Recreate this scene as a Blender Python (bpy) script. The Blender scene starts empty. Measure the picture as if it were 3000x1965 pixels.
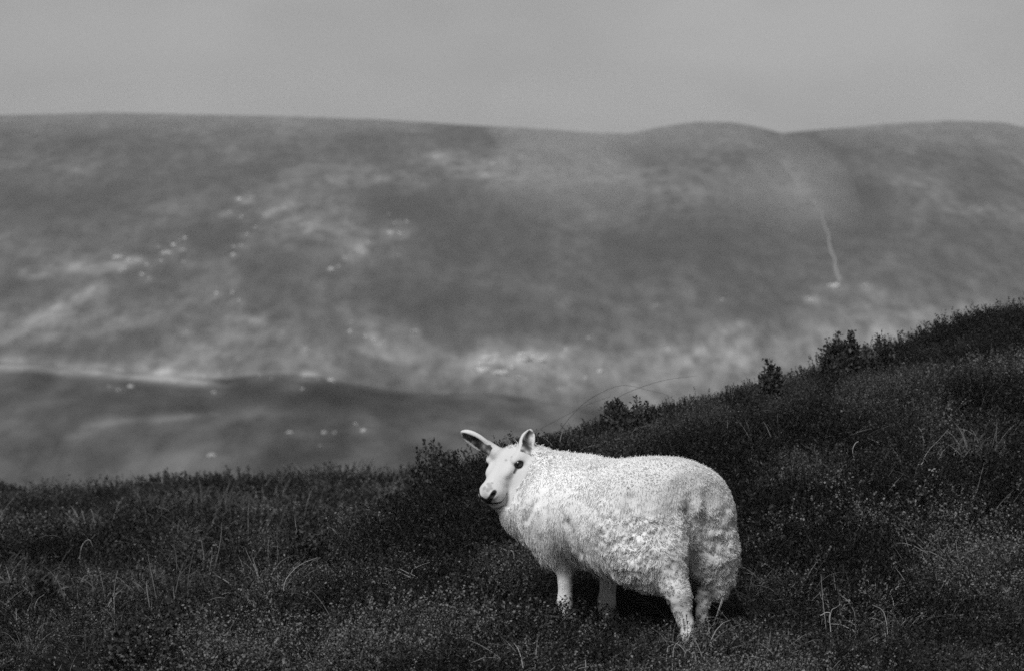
import bpy, math
import numpy as np
from mathutils import Vector, Matrix, noise as mnoise, kdtree

rng = np.random.default_rng(7)
sc = bpy.context.scene
col = sc.collection

# ------------------------------------------------------------------ camera
F = 135.0 / 36.0 * 3000.0            # focal length in photograph pixels
CY = 982.5
cam_d = bpy.data.cameras.new('camera')
cam_d.lens = 135.0
cam_d.sensor_width = 36.0
cam_d.clip_start = 0.1
cam_d.clip_end = 6000.0
cam_d.dof.use_dof = True
cam_d.dof.focus_distance = 14.1
cam_d.dof.aperture_fstop = 7.0
cam = bpy.data.objects.new('camera', cam_d)
cam.location = (0, 0, 0)              # eye level is z = 0
cam.rotation_euler = (math.radians(90), 0, 0)
col.objects.link(cam)
sc.camera = cam

# ------------------------------------------------------------------ light
SUN_AZ = math.radians(-150)           # from +Y clockwise: behind the camera, to its left
SUN_EL = math.radians(50)
w = bpy.data.worlds.new('World')
sc.world = w
w.use_nodes = True
nt = w.node_tree
nt.nodes.clear()
out = nt.nodes.new('ShaderNodeOutputWorld')
bg = nt.nodes.new('ShaderNodeBackground')
sky = nt.nodes.new('ShaderNodeTexSky')
sky.sky_type = 'NISHITA'
sky.sun_disc = False
sky.sun_elevation = SUN_EL
sky.sun_rotation = SUN_AZ
sky.air_density = 1.0
sky.dust_density = 2.0
bw = nt.nodes.new('ShaderNodeRGBToBW')
tc = nt.nodes.new('ShaderNodeTexCoord')
mp = nt.nodes.new('ShaderNodeMapping')
mp.inputs['Scale'].default_value = (1, 1, 2.2)
nz = nt.nodes.new('ShaderNodeTexNoise')
nz.inputs['Scale'].default_value = 9.0
nz.inputs['Detail'].default_value = 4.0
nz.inputs['Roughness'].default_value = 0.5
mr = nt.nodes.new('ShaderNodeMapRange')
mr.inputs['From Min'].default_value = 0.3
mr.inputs['From Max'].default_value = 0.7
mr.inputs['To Min'].default_value = 0.74
mr.inputs['To Max'].default_value = 1.22
mu = nt.nodes.new('ShaderNodeMath')
mu.operation = 'MULTIPLY'
bg.inputs['Strength'].default_value = 0.051
L = nt.links.new
L(sky.outputs[0], bw.inputs[0])
L(tc.outputs['Generated'], mp.inputs[0])
L(mp.outputs[0], nz.inputs['Vector'])
L(nz.outputs[0], mr.inputs['Value'])
L(bw.outputs[0], mu.inputs[0])
L(mr.outputs[0], mu.inputs[1])
L(mu.outputs[0], bg.inputs['Color'])
L(bg.outputs[0], out.inputs[0])

sun_d = bpy.data.lights.new('sun', 'SUN')
sun_d.energy = 2.5
sun_d.angle = math.radians(32)
sun_d.color = (1, 1, 1)
sun = bpy.data.objects.new('sun', sun_d)
sdir = Vector((math.sin(SUN_AZ) * math.cos(SUN_EL), math.cos(SUN_AZ) * math.cos(SUN_EL), math.sin(SUN_EL)))
sun.rotation_euler = sdir.to_track_quat('Z', 'Y').to_euler()
sun.location = (-20, -20, 40)
col.objects.link(sun)

vs = sc.view_settings
vs.view_transform = 'Standard'
vs.look = 'None'
vs.exposure = 0.58
vs.gamma = 1.0
sc.cycles.use_denoising = False
sc.cycles.max_bounces = 6
sc.cycles.diffuse_bounces = 3
sc.cycles.glossy_bounces = 2
sc.cycles.transmission_bounces = 3
sc.cycles.transparent_max_bounces = 4
sc.cycles.volume_bounces = 0
sc.cycles.caustics_reflective = False
sc.cycles.caustics_refractive = False

# ------------------------------------------------------------------ helpers
def at(px, py, Y):
    """A photograph pixel at a known distance Y -> world point."""
    return np.array([(px - 1500.0) / F * Y, Y, -(py - CY) / F * Y])

def grey(v):
    return (v, v, v, 1.0)

def new_mat(name):
    m = bpy.data.materials.new(name)
    m.use_nodes = True
    n = m.node_tree
    b = n.nodes['Principled BSDF']
    b.inputs['Roughness'].default_value = 0.85
    b.inputs['Specular IOR Level'].default_value = 0.2
    return m, n, b

def mesh_np(name, verts, quads=None, tris=None, smooth=True):
    me = bpy.data.meshes.new(name)
    verts = np.asarray(verts, np.float32)
    nq = 0 if quads is None else len(quads)
    ntr = 0 if tris is None else len(tris)
    me.vertices.add(len(verts))
    me.vertices.foreach_set('co', verts.ravel())
    loops = []
    if nq: loops.append(np.asarray(quads, np.int32).ravel())
    if ntr: loops.append(np.asarray(tris, np.int32).ravel())
    loops = np.concatenate(loops)
    me.loops.add(len(loops))
    me.loops.foreach_set('vertex_index', loops)
    sizes = np.concatenate([np.full(nq, 4, np.int32), np.full(ntr, 3, np.int32)])
    starts = np.concatenate([[0], np.cumsum(sizes)[:-1]]).astype(np.int32)
    me.polygons.add(len(sizes))
    me.polygons.foreach_set('loop_start', starts)
    me.polygons.foreach_set('use_smooth', np.full(len(sizes), smooth))
    me.update(calc_edges=True)
    me.validate()
    return me

def vattr(me, name, vals):
    a = me.attributes.new(name, 'FLOAT', 'POINT')
    a.data.foreach_set('value', np.asarray(vals, np.float32))

def link(name, me, mat=None, parent=None, **props):
    o = bpy.data.objects.new(name, me)
    col.objects.link(o)
    if mat is not None and me is not None and not me.materials:
        me.materials.append(mat)
    if parent is not None:
        o.parent = parent
    for k, v in props.items():
        o[k] = v
    return o

def sstep(t):
    t = np.clip(t, 0, 1)
    return t * t * (3 - 2 * t)

# value noise on numpy arrays
_perm = rng.random((64, 64, 64)).astype(np.float32)
def vnoise(p):
    p = np.asarray(p, np.float64)
    i = np.floor(p).astype(int)
    f = p - i
    f = f * f * (3 - 2 * f)
    i &= 63
    j = (i + 1) & 63
    x0, y0, z0 = i[..., 0], i[..., 1], i[..., 2]
    x1, y1, z1 = j[..., 0], j[..., 1], j[..., 2]
    fx, fy, fz = f[..., 0], f[..., 1], f[..., 2]
    P = _perm
    a = P[x0, y0, z0] * (1 - fx) + P[x1, y0, z0] * fx
    b = P[x0, y1, z0] * (1 - fx) + P[x1, y1, z0] * fx
    c = P[x0, y0, z1] * (1 - fx) + P[x1, y0, z1] * fx
    d = P[x0, y1, z1] * (1 - fx) + P[x1, y1, z1] * fx
    return (a * (1 - fy) + b * fy) * (1 - fz) + (c * (1 - fy) + d * fy) * fz - 0.5

def fbm(x, y, s, octv=4, seed=0.0, z=0.0):
    r = 0.0
    amp = 1.0
    for o in range(octv):
        k = 2.0 ** o / s
        r = r + amp * vnoise(np.stack([x * k + seed, y * k + seed * 1.7, np.zeros_like(x) + z * k + 3.3 * o + seed], -1))
        amp *= 0.5
    return r

# ------------------------------------------------------------------ far hills
# where the photograph shows rocks (pixels)
c7 = lambda L_: [(x * .6736, 300 + y * .6736) for x, y in L_]
c8 = lambda L_: [(1500 + x * .6416, 300 + y * .6416) for x, y in L_]
cf = lambda L_: [(x * 1.2605, y * 1.2605) for x, y in L_]
ROCKS = [
    ('pale boulder in the scattered string across the left of the far hill', c7([(515, 680), (525, 735), (560, 690), (600, 690), (615, 680), (545, 725), (690, 632), (725, 660), (755, 625), (780, 605), (805, 597), (795, 650), (700, 692), (650, 768), (640, 710), (620, 750), (800, 700)]), .55),
    ('pale boulder near the faint wall line high on the far hill', c7([(1043, 427), (1095, 420), (1000, 480), (985, 490), (1050, 500), (1150, 490), (1175, 480), (1200, 468), (1235, 458), (1270, 447)]), .42),
    ('pale boulder in the small knot below the faint wall line', c7([(1015, 630), (1050, 625), (1015, 670), (1110, 545), (1075, 580)]), .48),
    ('pale boulder in the slanting scree at the middle of the far hill', c7([(1440, 730), (1475, 715), (1500, 680), (1520, 665), (1555, 650), (1570, 640), (1600, 615)]), .50),
    ('pale boulder in the crag upper right of the slanting scree', c7([(1700, 570), (1740, 575), (1770, 520), (1690, 490), (1715, 530), (1735, 670)]), .46),
    ('pale boulder scattered just below the ridge at its middle', c7([(1770, 320), (1815, 345), (1650, 335), (1900, 245), (2140, 270), (2120, 310)]), .46),
    ('small boulder scattered low on the left of the far hill', c7([(1040, 865), (1010, 830), (940, 835), (1225, 1000), (815, 1000), (1330, 1080), (1040, 1120), (1300, 1110)]), .36),
    ('bright boulder in the short bright row low on the far hill', c7([(1523, 1000), (1590, 1020), (1610, 1027), (1630, 1035), (1665, 1050), (1805, 1003), (1530, 960)]), .62),
    ('pale boulder along the dark edge of the nearer spur', c7([(1455, 1215), (1440, 1210), (1315, 1248), (930, 1265), (755, 1218), (475, 1235), (515, 1250), (570, 1240), (1130, 1190), (1180, 1205), (1320, 1190), (1000, 1170), (1380, 1205)]), .19),
    ('bright rock of the pale outcrop above the skyline bushes', cf([(1155, 825), (1130, 835), (1215, 828), (1240, 830), (1270, 828), (1190, 855), (1205, 880), (1110, 850), (1165, 870), (1300, 905), (1395, 865), (1360, 880), (1145, 845), (1225, 838), (1180, 835), (1260, 840), (1175, 862), (1120, 862)]), .72),
    ('pale boulder low on the nearer spur, left of the sheep\'s head', c7([(1395, 1497), (1455, 1440), (1560, 1415), (1545, 1400), (1580, 1430), (1260, 1440), (920, 1540), (1410, 1440)]), .17),
    ('pale boulder at the foot of the stream', c8([(1470, 845), (1500, 855), (1615, 845)]), .62),
    ('pale boulder alone on the right part of the far hill', c8([(2090, 490), (2140, 490), (1370, 905), (1350, 900), (960, 905), (660, 930)]), .50),
    ('small boulder on the pale grass right of the outcrop', c8([(440, 1215), (350, 1080), (710, 1130), (265, 1300), (245, 1130)]), .45)]
RIDGE = np.array([(-6000, 420), (-3000, 365), (-1000, 350), (0, 338), (300, 330), (700, 338), (1100, 350), (1400, 368), (1700, 386), (1846, 393),
                  (1930, 374), (2039, 357), (2142, 358), (2220, 372), (2289, 391), (2400, 381), (2590, 364), (2783, 354),
                  (2943, 361), (3000, 374), (3400, 430), (5000, 420), (9000, 500)], float)
SPUR = np.array([(-6000, 900), (-1000, 1000), (0, 1056), (300, 1082), (640, 1112), (800, 1100), (960, 1112), (1150, 1150), (1300, 1162), (1450, 1158),
                 (1620, 1186), (2000, 1230), (3000, 1300), (9000, 1350)], float)

def zfar(x, y):
    x = np.asarray(x, float); y = np.asarray(y, float)
    px = 1500.0 + F * x / np.maximum(y, 400.0)
    pr = np.interp(px, RIDGE[:, 0], RIDGE[:, 1])
    ps = np.interp(px, SPUR[:, 0], SPUR[:, 1])
    zs = -(ps - CY) / F * 450.0
    zr = -(pr - CY) / F * 1400.0
    # near valley
    z = np.where(y < 330, -15.0 - 7.0 * sstep((y - 60) / 200.0), 0.0)
    t = np.clip((y - 330) / 120.0, 0, 1)
    z = np.where((y >= 330) & (y < 450), -22.0 + (zs + 22.0) * t * (1.75 - 0.75 * t), z)
    t = np.clip((y - 450) / 130.0, 0, 1)
    zb = zs - 5.5
    z = np.where((y >= 450) & (y < 580), zs + (zb - zs) * sstep(t), z)
    zc = zs * 2.0 - 1.0
    t = np.clip((y - 580) / 320.0, 0, 1)
    z = np.where((y >= 580) & (y < 900), zb + (zc - zb) * t, z)
    t = np.clip((y - 900) / 500.0, 0, 1)
    s = t * (1.3 - 0.3 * t) * (0.86 + 0.14 * t)
    z = np.where((y >= 900) & (y < 1400), zc + (zr - zc) * s, z)
    t = y - 1400
    z = np.where(y >= 1400, zr - 0.03 * t - 0.00022 * t * t, z)
    mid = np.clip((y - 880) / 120.0, 0, 1) * np.clip((1390 - y) / 300.0, 0, 1)
    z = z + mid * (7.0 * fbm(x, y * 0.45, 120.0, 4, 4.1) + 2.2 * fbm(x, y * .6, 30.0, 3, 9.7))
    sp = np.clip((y - 320) / 60.0, 0, 1) * np.clip((600 - y) / 60.0, 0, 1)
    z = z + sp * 1.6 * fbm(x, y, 45.0, 4, 2.2) + 0.3 * fbm(x, y, 12.0, 2, 5.5)
    return z

def hit_far(px, py):
    """Where the sight line of a photograph pixel meets the far hills."""
    Y = np.arange(340, 1500, 1.0)
    x = (px - 1500.0) / F * Y
    z = zfar(x, Y)
    ray = -(py - CY) / F * Y
    k = np.nonzero(z >= ray)[0]
    i = k[0] if len(k) else len(Y) - 60
    return np.array([x[i], Y[i], z[i]])

xs = np.concatenate([np.linspace(-1400, -260, 46), np.arange(-255, 256, 2.2), np.linspace(260, 1400, 46)])
ys = np.concatenate([np.linspace(-300, 300, 20), np.arange(310, 600, 3.5), np.arange(600, 1440, 3.2), np.linspace(1445, 2400, 40)])
GX, GY = np.meshgrid(xs, ys, indexing='ij')
GZ = zfar(GX, GY)
nx, ny = GX.shape
idx = np.arange(nx * ny).reshape(nx, ny)
quads = np.stack([idx[:-1, :-1], idx[1:, :-1], idx[1:, 1:], idx[:-1, 1:]], -1).reshape(-1, 4)

# vegetation of the hills: pale bleached grass against dark heather
def seg_dist(px, py, pts):
    d = np.full(px.shape, 1e9)
    for (x0, y0), (x1, y1) in zip(pts[:-1], pts[1:]):
        dx, dy = x1 - x0, y1 - y0
        t = np.clip(((px - x0) * dx + (py - y0) * dy) / (dx * dx + dy * dy), 0, 1)
        d = np.minimum(d, np.hypot(px - x0 - t * dx, py - y0 - t * dy))
    return d
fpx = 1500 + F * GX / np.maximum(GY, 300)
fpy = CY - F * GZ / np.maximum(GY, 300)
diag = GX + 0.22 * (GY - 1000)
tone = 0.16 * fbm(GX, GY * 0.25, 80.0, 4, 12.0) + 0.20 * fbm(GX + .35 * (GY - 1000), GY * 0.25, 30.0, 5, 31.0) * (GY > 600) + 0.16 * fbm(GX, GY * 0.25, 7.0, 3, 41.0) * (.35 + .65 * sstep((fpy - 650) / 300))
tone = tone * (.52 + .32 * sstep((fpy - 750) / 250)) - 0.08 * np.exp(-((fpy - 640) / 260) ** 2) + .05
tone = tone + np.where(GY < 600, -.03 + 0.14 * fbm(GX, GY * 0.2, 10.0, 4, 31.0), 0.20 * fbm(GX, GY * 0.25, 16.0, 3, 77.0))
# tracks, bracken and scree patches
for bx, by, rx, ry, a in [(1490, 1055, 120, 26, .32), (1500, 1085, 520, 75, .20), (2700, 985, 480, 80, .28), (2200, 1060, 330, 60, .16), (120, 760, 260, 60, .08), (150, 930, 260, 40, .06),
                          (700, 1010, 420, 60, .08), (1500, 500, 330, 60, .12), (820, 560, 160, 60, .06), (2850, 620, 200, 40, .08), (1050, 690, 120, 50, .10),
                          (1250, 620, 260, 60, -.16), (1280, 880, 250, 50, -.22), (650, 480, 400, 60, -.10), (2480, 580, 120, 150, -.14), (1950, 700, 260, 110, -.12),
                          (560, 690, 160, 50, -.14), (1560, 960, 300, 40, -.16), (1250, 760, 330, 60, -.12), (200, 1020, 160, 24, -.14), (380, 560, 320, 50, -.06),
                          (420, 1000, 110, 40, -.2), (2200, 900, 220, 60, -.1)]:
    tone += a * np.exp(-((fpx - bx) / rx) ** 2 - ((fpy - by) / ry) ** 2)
far = GY > 600
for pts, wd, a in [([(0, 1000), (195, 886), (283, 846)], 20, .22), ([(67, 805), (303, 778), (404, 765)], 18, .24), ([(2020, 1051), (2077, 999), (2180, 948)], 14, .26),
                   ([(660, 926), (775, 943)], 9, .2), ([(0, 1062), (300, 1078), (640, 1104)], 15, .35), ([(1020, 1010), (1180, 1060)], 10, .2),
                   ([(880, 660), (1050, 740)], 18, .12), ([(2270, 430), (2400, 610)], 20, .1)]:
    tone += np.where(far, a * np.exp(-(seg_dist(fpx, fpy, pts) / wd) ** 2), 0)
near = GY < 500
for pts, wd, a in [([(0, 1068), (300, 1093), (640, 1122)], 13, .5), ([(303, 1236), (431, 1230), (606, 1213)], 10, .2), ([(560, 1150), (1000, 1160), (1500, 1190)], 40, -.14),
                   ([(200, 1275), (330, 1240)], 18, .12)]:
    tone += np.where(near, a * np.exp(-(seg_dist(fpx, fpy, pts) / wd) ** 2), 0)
for _, pts, sz in ROCKS:
    for qx, qy in pts:
        rr_ = rng.uniform(7, 17); d_ = ((fpx - qx) / (rr_ * 1.5)) ** 2 + ((fpy - qy) / rr_) ** 2
        tone += np.where(d_ < 9, .16 * np.exp(-d_) * (1 + 1.6 * fbm(GX, GY * .3, 3.0, 2, 55.0)), 0)
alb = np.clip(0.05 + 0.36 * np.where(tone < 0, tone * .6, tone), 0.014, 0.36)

m_hill, n, b = new_mat('moorland_far')
at_n = n.nodes.new('ShaderNodeAttribute'); at_n.attribute_name = 'tone'
no = n.nodes.new('ShaderNodeTexNoise'); no.inputs['Scale'].default_value = 0.25; no.inputs['Detail'].default_value = 6
gm = n.nodes.new('ShaderNodeNewGeometry')
m1 = n.nodes.new('ShaderNodeMapRange'); m1.inputs['From Min'].default_value = .3; m1.inputs['From Max'].default_value = .7
m1.inputs['To Min'].default_value = .45; m1.inputs['To Max'].default_value = 1.55
m2 = n.nodes.new('ShaderNodeMath'); m2.operation = 'MULTIPLY'
mp1 = n.nodes.new('ShaderNodeMapping'); mp1.inputs['Scale'].default_value = (1, .25, .5)
n.links.new(gm.outputs['Position'], mp1.inputs[0]); n.links.new(mp1.outputs[0], no.inputs['Vector'])
n.links.new(no.outputs[0], m1.inputs['Value'])
n.links.new(at_n.outputs['Fac'], m2.inputs[0]); n.links.new(m1.outputs[0], m2.inputs[1])
no2 = n.nodes.new('ShaderNodeTexNoise'); no2.inputs['Scale'].default_value = 0.075; no2.inputs['Detail'].default_value = 8; no2.inputs['Roughness'].default_value = .65
mp2 = n.nodes.new('ShaderNodeMapping'); mp2.inputs['Scale'].default_value = (1, .22, .5)
m3 = n.nodes.new('ShaderNodeMapRange'); m3.inputs['From Min'].default_value = .35; m3.inputs['From Max'].default_value = .68
m3.inputs['To Min'].default_value = .72; m3.inputs['To Max'].default_value = 1.35
m4 = n.nodes.new('ShaderNodeMath'); m4.operation = 'MULTIPLY'
n.links.new(gm.outputs['Position'], mp2.inputs[0]); n.links.new(mp2.outputs[0], no2.inputs['Vector']); n.links.new(no2.outputs[0], m3.inputs['Value'])
n.links.new(m2.outputs[0], m4.inputs[0]); n.links.new(m3.outputs[0], m4.inputs[1])
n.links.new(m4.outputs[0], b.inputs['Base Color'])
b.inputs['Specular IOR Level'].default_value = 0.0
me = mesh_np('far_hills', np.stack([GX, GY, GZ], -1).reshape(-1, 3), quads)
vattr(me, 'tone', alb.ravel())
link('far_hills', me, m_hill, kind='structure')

# stream running down the gully on the right of the far hill
m_stream, n, b = new_mat('stream_water')
b.inputs['Base Color'].default_value = grey(.17); b.inputs['Roughness'].default_value = .35
cp = [(2290, 470), (2353, 570), (2398, 608), (2417, 660), (2436, 736), (2456, 813), (2462, 845)]
P3 = []
for (x0, y0), (x1, y1) in zip(cp[:-1], cp[1:]):
    for t in np.linspace(0, 1, 9)[:-1]:
        P3.append(hit_far(x0 + (x1 - x0) * t + 3 * math.sin(9 * t + x0), y0 + (y1 - y0) * t))
P3 = np.array(P3)
V, Q = [], []
for i, p in enumerate(P3):
    wd = 0.20 + 0.30 * sstep((i - 20) / 22.0) * (0.5 + 0.9 * rng.random())
    for s in (-1, 1):
        q = p + np.array([s * wd, 0, 0]); q[2] = zfar(q[0], q[1]) + 0.35
        V.append(q)
    if i: Q.append((2 * i - 2, 2 * i - 1, 2 * i + 1, 2 * i))
link('stream', mesh_np('stream', V, Q), m_stream, kind='structure')

# ------------------------------------------------------------------ near hillside
def tps(pts):
    P = np.array([at(*p) for p in pts])
    xy, z = P[:, :2], P[:, 2]
    N = len(P)
    r = np.linalg.norm(xy[:, None] - xy[None], axis=-1)
    K = np.where(r > 0, r * r * np.log(np.maximum(r, 1e-9)), 0) + 0.35 * np.eye(N)
    A = np.zeros((N + 3, N + 3)); A[:N, :N] = K
    A[:N, N] = 1; A[:N, N + 1:] = xy; A[N, :N] = 1; A[N + 1:, :N] = xy.T
    c = np.linalg.solve(A, np.concatenate([z, [0, 0, 0]]))
    def ev(x, y):
        out = c[N] + c[N + 1] * x + c[N + 2] * y
        for i in range(N):
            r2 = (x - xy[i, 0]) ** 2 + (y - xy[i, 1]) ** 2
            out = out + c[i] * 0.5 * r2 * np.log(np.maximum(r2, 1e-12))
        return out
    return ev
RIDGE_A = [(1250, 1390, 18.2), (1420, 1352, 18.3), (1550, 1292, 18.2), (1700, 1232, 18.0), (1830, 1204, 17.8), (1960, 1190, 17.6), (2100, 1100, 17.8),
           (2300, 1082, 18.0), (2500, 1042, 18.3), (2700, 972, 18.6), (2850, 916, 19.0), (3000, 880, 19.2)]
zA = tps([(330, 1990, 12.6), (500, 1790, 13.6), (700, 1660, 14.8), (900, 1560, 15.8), (1100, 1440, 17.0)] + RIDGE_A +
         [(1000, 1965, 12.7), (1500, 1965, 12.9), (2000, 1965, 13.0), (2500, 1965, 12.9), (3000, 1965, 12.6),
          (2020, 1852, 13.72), (2050, 1832, 13.98), (1658, 1764, 14.36), (1778, 1787, 14.48), (1850, 1800, 14.2),
          (2600, 1500, 15.0), (3000, 1450, 14.9), (2300, 1400, 15.6), (2500, 1250, 16.6), (2900, 1150, 17.0), (1400, 1600, 15.2), (1200, 1750, 14.0)])
zB = tps([(0, 1900, 14.5), (300, 1800, 15.5), (300, 1650, 18.0), (0, 1600, 20.0), (300, 1500, 23.0), (700, 1500, 23.0), (900, 1440, 25.0), (0, 1440, 28.0),
          (350, 1408, 28.0), (600, 1382, 27.0), (900, 1378, 27.0), (1100, 1368, 27.0), (1250, 1356, 27.0), (-250, 1290, 37.0), (0, 1362, 36.0), (160, 1430, 33.0), (-500, 1960, 14.5), (-500, 1560, 22.0)])
RIM = np.array([at(p[0], 1000, p[1])[:2] for p in [(100, 10.5), (330, 12.6), (500, 13.6), (700, 14.8), (900, 15.8), (1100, 17.0), (1250, 18.2), (1420, 18.9), (2200, 22.0)]])
RA = np.array([at(*p)[:2] for p in RIDGE_A])

def sides(x, y):
    xr = np.interp(y, RIM[:, 1], RIM[:, 0])
    xr = np.where(y < 10.5, RIM[0, 0] - (10.5 - y) * 0.1, xr)
    xr = np.where(y > 22, RIM[-1, 0] + (y - 22) * 1.2, xr)
    return sstep((x - xr + 0.28) / 0.5)

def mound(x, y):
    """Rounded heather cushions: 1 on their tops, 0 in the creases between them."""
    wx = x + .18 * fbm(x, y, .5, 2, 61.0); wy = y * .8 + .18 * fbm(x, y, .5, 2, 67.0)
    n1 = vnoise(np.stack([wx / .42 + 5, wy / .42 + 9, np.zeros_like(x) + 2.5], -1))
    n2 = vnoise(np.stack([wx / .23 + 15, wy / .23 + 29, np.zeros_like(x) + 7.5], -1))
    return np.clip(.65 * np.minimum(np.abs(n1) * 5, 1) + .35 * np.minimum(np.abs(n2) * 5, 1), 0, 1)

def z_canopy(x, y, bumps=True):
    x = np.asarray(x, float); y = np.asarray(y, float)
    xa = 5.0 * np.tanh(x / 5.0); ya = np.clip(y, 9.0, 21.0)
    a = zA(xa, ya)
    a = np.where(y < 9.0, np.minimum(a, -1.15) * 1.0 - 0.03 * (9.0 - np.maximum(y, -20)), a)
    yr = np.interp(x, RA[:, 0], RA[:, 1]) + 0.3
    over = np.maximum(y - yr, 0)
    a = a - 0.10 * over - 0.16 * over ** 2
    xb = -7.0 * np.tanh(-np.minimum(x, 2.0) / 7.0); yb = np.clip(y, 13.5, 34.5)
    b = zB(xb, yb)
    yrb = np.interp(x, [-6.5, -5.0, -4.2, -3.2, -2.0, 0.0], [37.5, 36, 32, 28.5, 27.5, 27.5])
    over = np.maximum(y - yrb, 0)
    b = b - 0.05 * over - 0.02 * over ** 2 - 0.085 * sstep((y - 18) / 6)
    wA = sides(x, y)
    z = a * wA + b * (1 - wA)
    if bumps:
        feet = 1 - np.exp(-((x - 0.42) / 0.55) ** 2 - ((y - 14.1) / 0.6) ** 2)
        z = z + 0.08 * np.exp(-((x - 0.66) / 0.18) ** 2 - ((y - 13.72) / 0.25) ** 2)
        damp = 1 - .8 * np.exp(-((y - yr) / 1.6) ** 2) * wA
        damp = damp * (1 - .6 * sstep((y - 21) / 4) * (1 - wA))
        z = z + feet * damp * (0.16 * fbm(x, y, 0.62, 3, 7.0) + 0.12 * fbm(x, y, 2.2, 2, 17.0) + 0.13 * (mound(x, y) - .6))
    return z

CAN = 0.15
xs = np.concatenate([np.linspace(-30, -6.2, 24), np.arange(-6, 5.01, 0.07), np.linspace(5.2, 30, 24)])
ys = np.concatenate([np.linspace(-12, 9.8, 20), np.arange(10, 21, 0.07), np.arange(21, 38, 0.16), np.linspace(38.5, 75, 30)])
GX, GY = np.meshgrid(xs, ys, indexing='ij')
GZ = z_canopy(GX, GY) - CAN
edge = np.maximum.reduce([(np.abs(GX) - 18) / 12, (-GY - 4) / 8, (GY - 50) / 25])
GZ = np.maximum(GZ, -9) - 16 * sstep(np.clip(edge, 0, 1))
nx, ny = GX.shape
idx = np.arange(nx * ny).reshape(nx, ny)
quads = np.stack([idx[:-1, :-1], idx[1:, :-1], idx[1:, 1:], idx[:-1, 1:]], -1).reshape(-1, 4)
m_soil, n, b = new_mat('peat_soil')
no = n.nodes.new('ShaderNodeTexNoise'); no.inputs['Scale'].default_value = 30; no.inputs['Detail'].default_value = 6
gm = n.nodes.new('ShaderNodeNewGeometry')
cr = n.nodes.new('ShaderNodeValToRGB')
cr.color_ramp.elements[0].position = .35; cr.color_ramp.elements[0].color = grey(.006)
cr.color_ramp.elements[1].position = .75; cr.color_ramp.elements[1].color = grey(.03)
n.links.new(gm.outputs['Position'], no.inputs['Vector']); n.links.new(no.outputs[0], cr.inputs[0]); n.links.new(cr.outputs[0], b.inputs['Base Color'])
b.inputs['Specular IOR Level'].default_value = 0.0
me = mesh_np('hillside', np.stack([GX, GY, GZ], -1).reshape(-1, 3), quads)
link('hillside', me, m_soil, kind='structure')

# ------------------------------------------------------------------ heather and grass (ground cover)
def leaf_mat(name, lo, hi, rough=.6, spec=.25, trans=.0):
    m, n, b = new_mat(name)
    ai = n.nodes.new('ShaderNodeAttribute'); ai.attribute_type = 'INSTANCER'; ai.attribute_name = 'tone'
    av = n.nodes.new('ShaderNodeAttribute'); av.attribute_type = 'GEOMETRY'; av.attribute_name = 'v'
    ma = n.nodes.new('ShaderNodeMath'); ma.operation = 'MULTIPLY'
    mr = n.nodes.new('ShaderNodeMapRange')
    mr.inputs['To Min'].default_value = lo; mr.inputs['To Max'].default_value = hi
    n.links.new(ai.outputs['Fac'], ma.inputs[0]); n.links.new(av.outputs['Fac'], ma.inputs[1])
    n.links.new(ma.outputs[0], mr.inputs['Value']); n.links.new(mr.outputs[0], b.inputs['Base Color'])
    b.inputs['Roughness'].default_value = rough; b.inputs['Specular IOR Level'].default_value = spec
    return m
m_heather = leaf_mat('heather_leaf', .003, .125)
m_grass = leaf_mat('dry_grass', .015, .36, .7, .15)

class Soup:
    """Collects small quads/triangles with one brightness value each vertex."""
    def __init__(s): s.v = []; s.q = []; s.t = []; s.b = []
    def quad(s, p0, p1, p2, p3, br):
        k = len(s.v); s.v += [p0, p1, p2, p3]; s.b += [br] * 4; s.q.append((k, k + 1, k + 2, k + 3))
    def ribbon(s, pts, ws, br, side):
        k = len(s.v)
        for p, w_ in zip(pts, ws):
            s.v += [p - side * w_, p + side * w_]; s.b += [br, br]
        for i in range(len(pts) - 1):
            s.q.append((k + 2 * i, k + 2 * i + 1, k + 2 * i + 3, k + 2 * i + 2))
    def mesh(s, name, smooth=False):
        me = mesh_np(name, s.v, s.q, s.t or None, smooth)
        vattr(me, 'v', s.b)
        return me

def unit(v):
    return v / max(np.linalg.norm(v), 1e-9)

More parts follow.
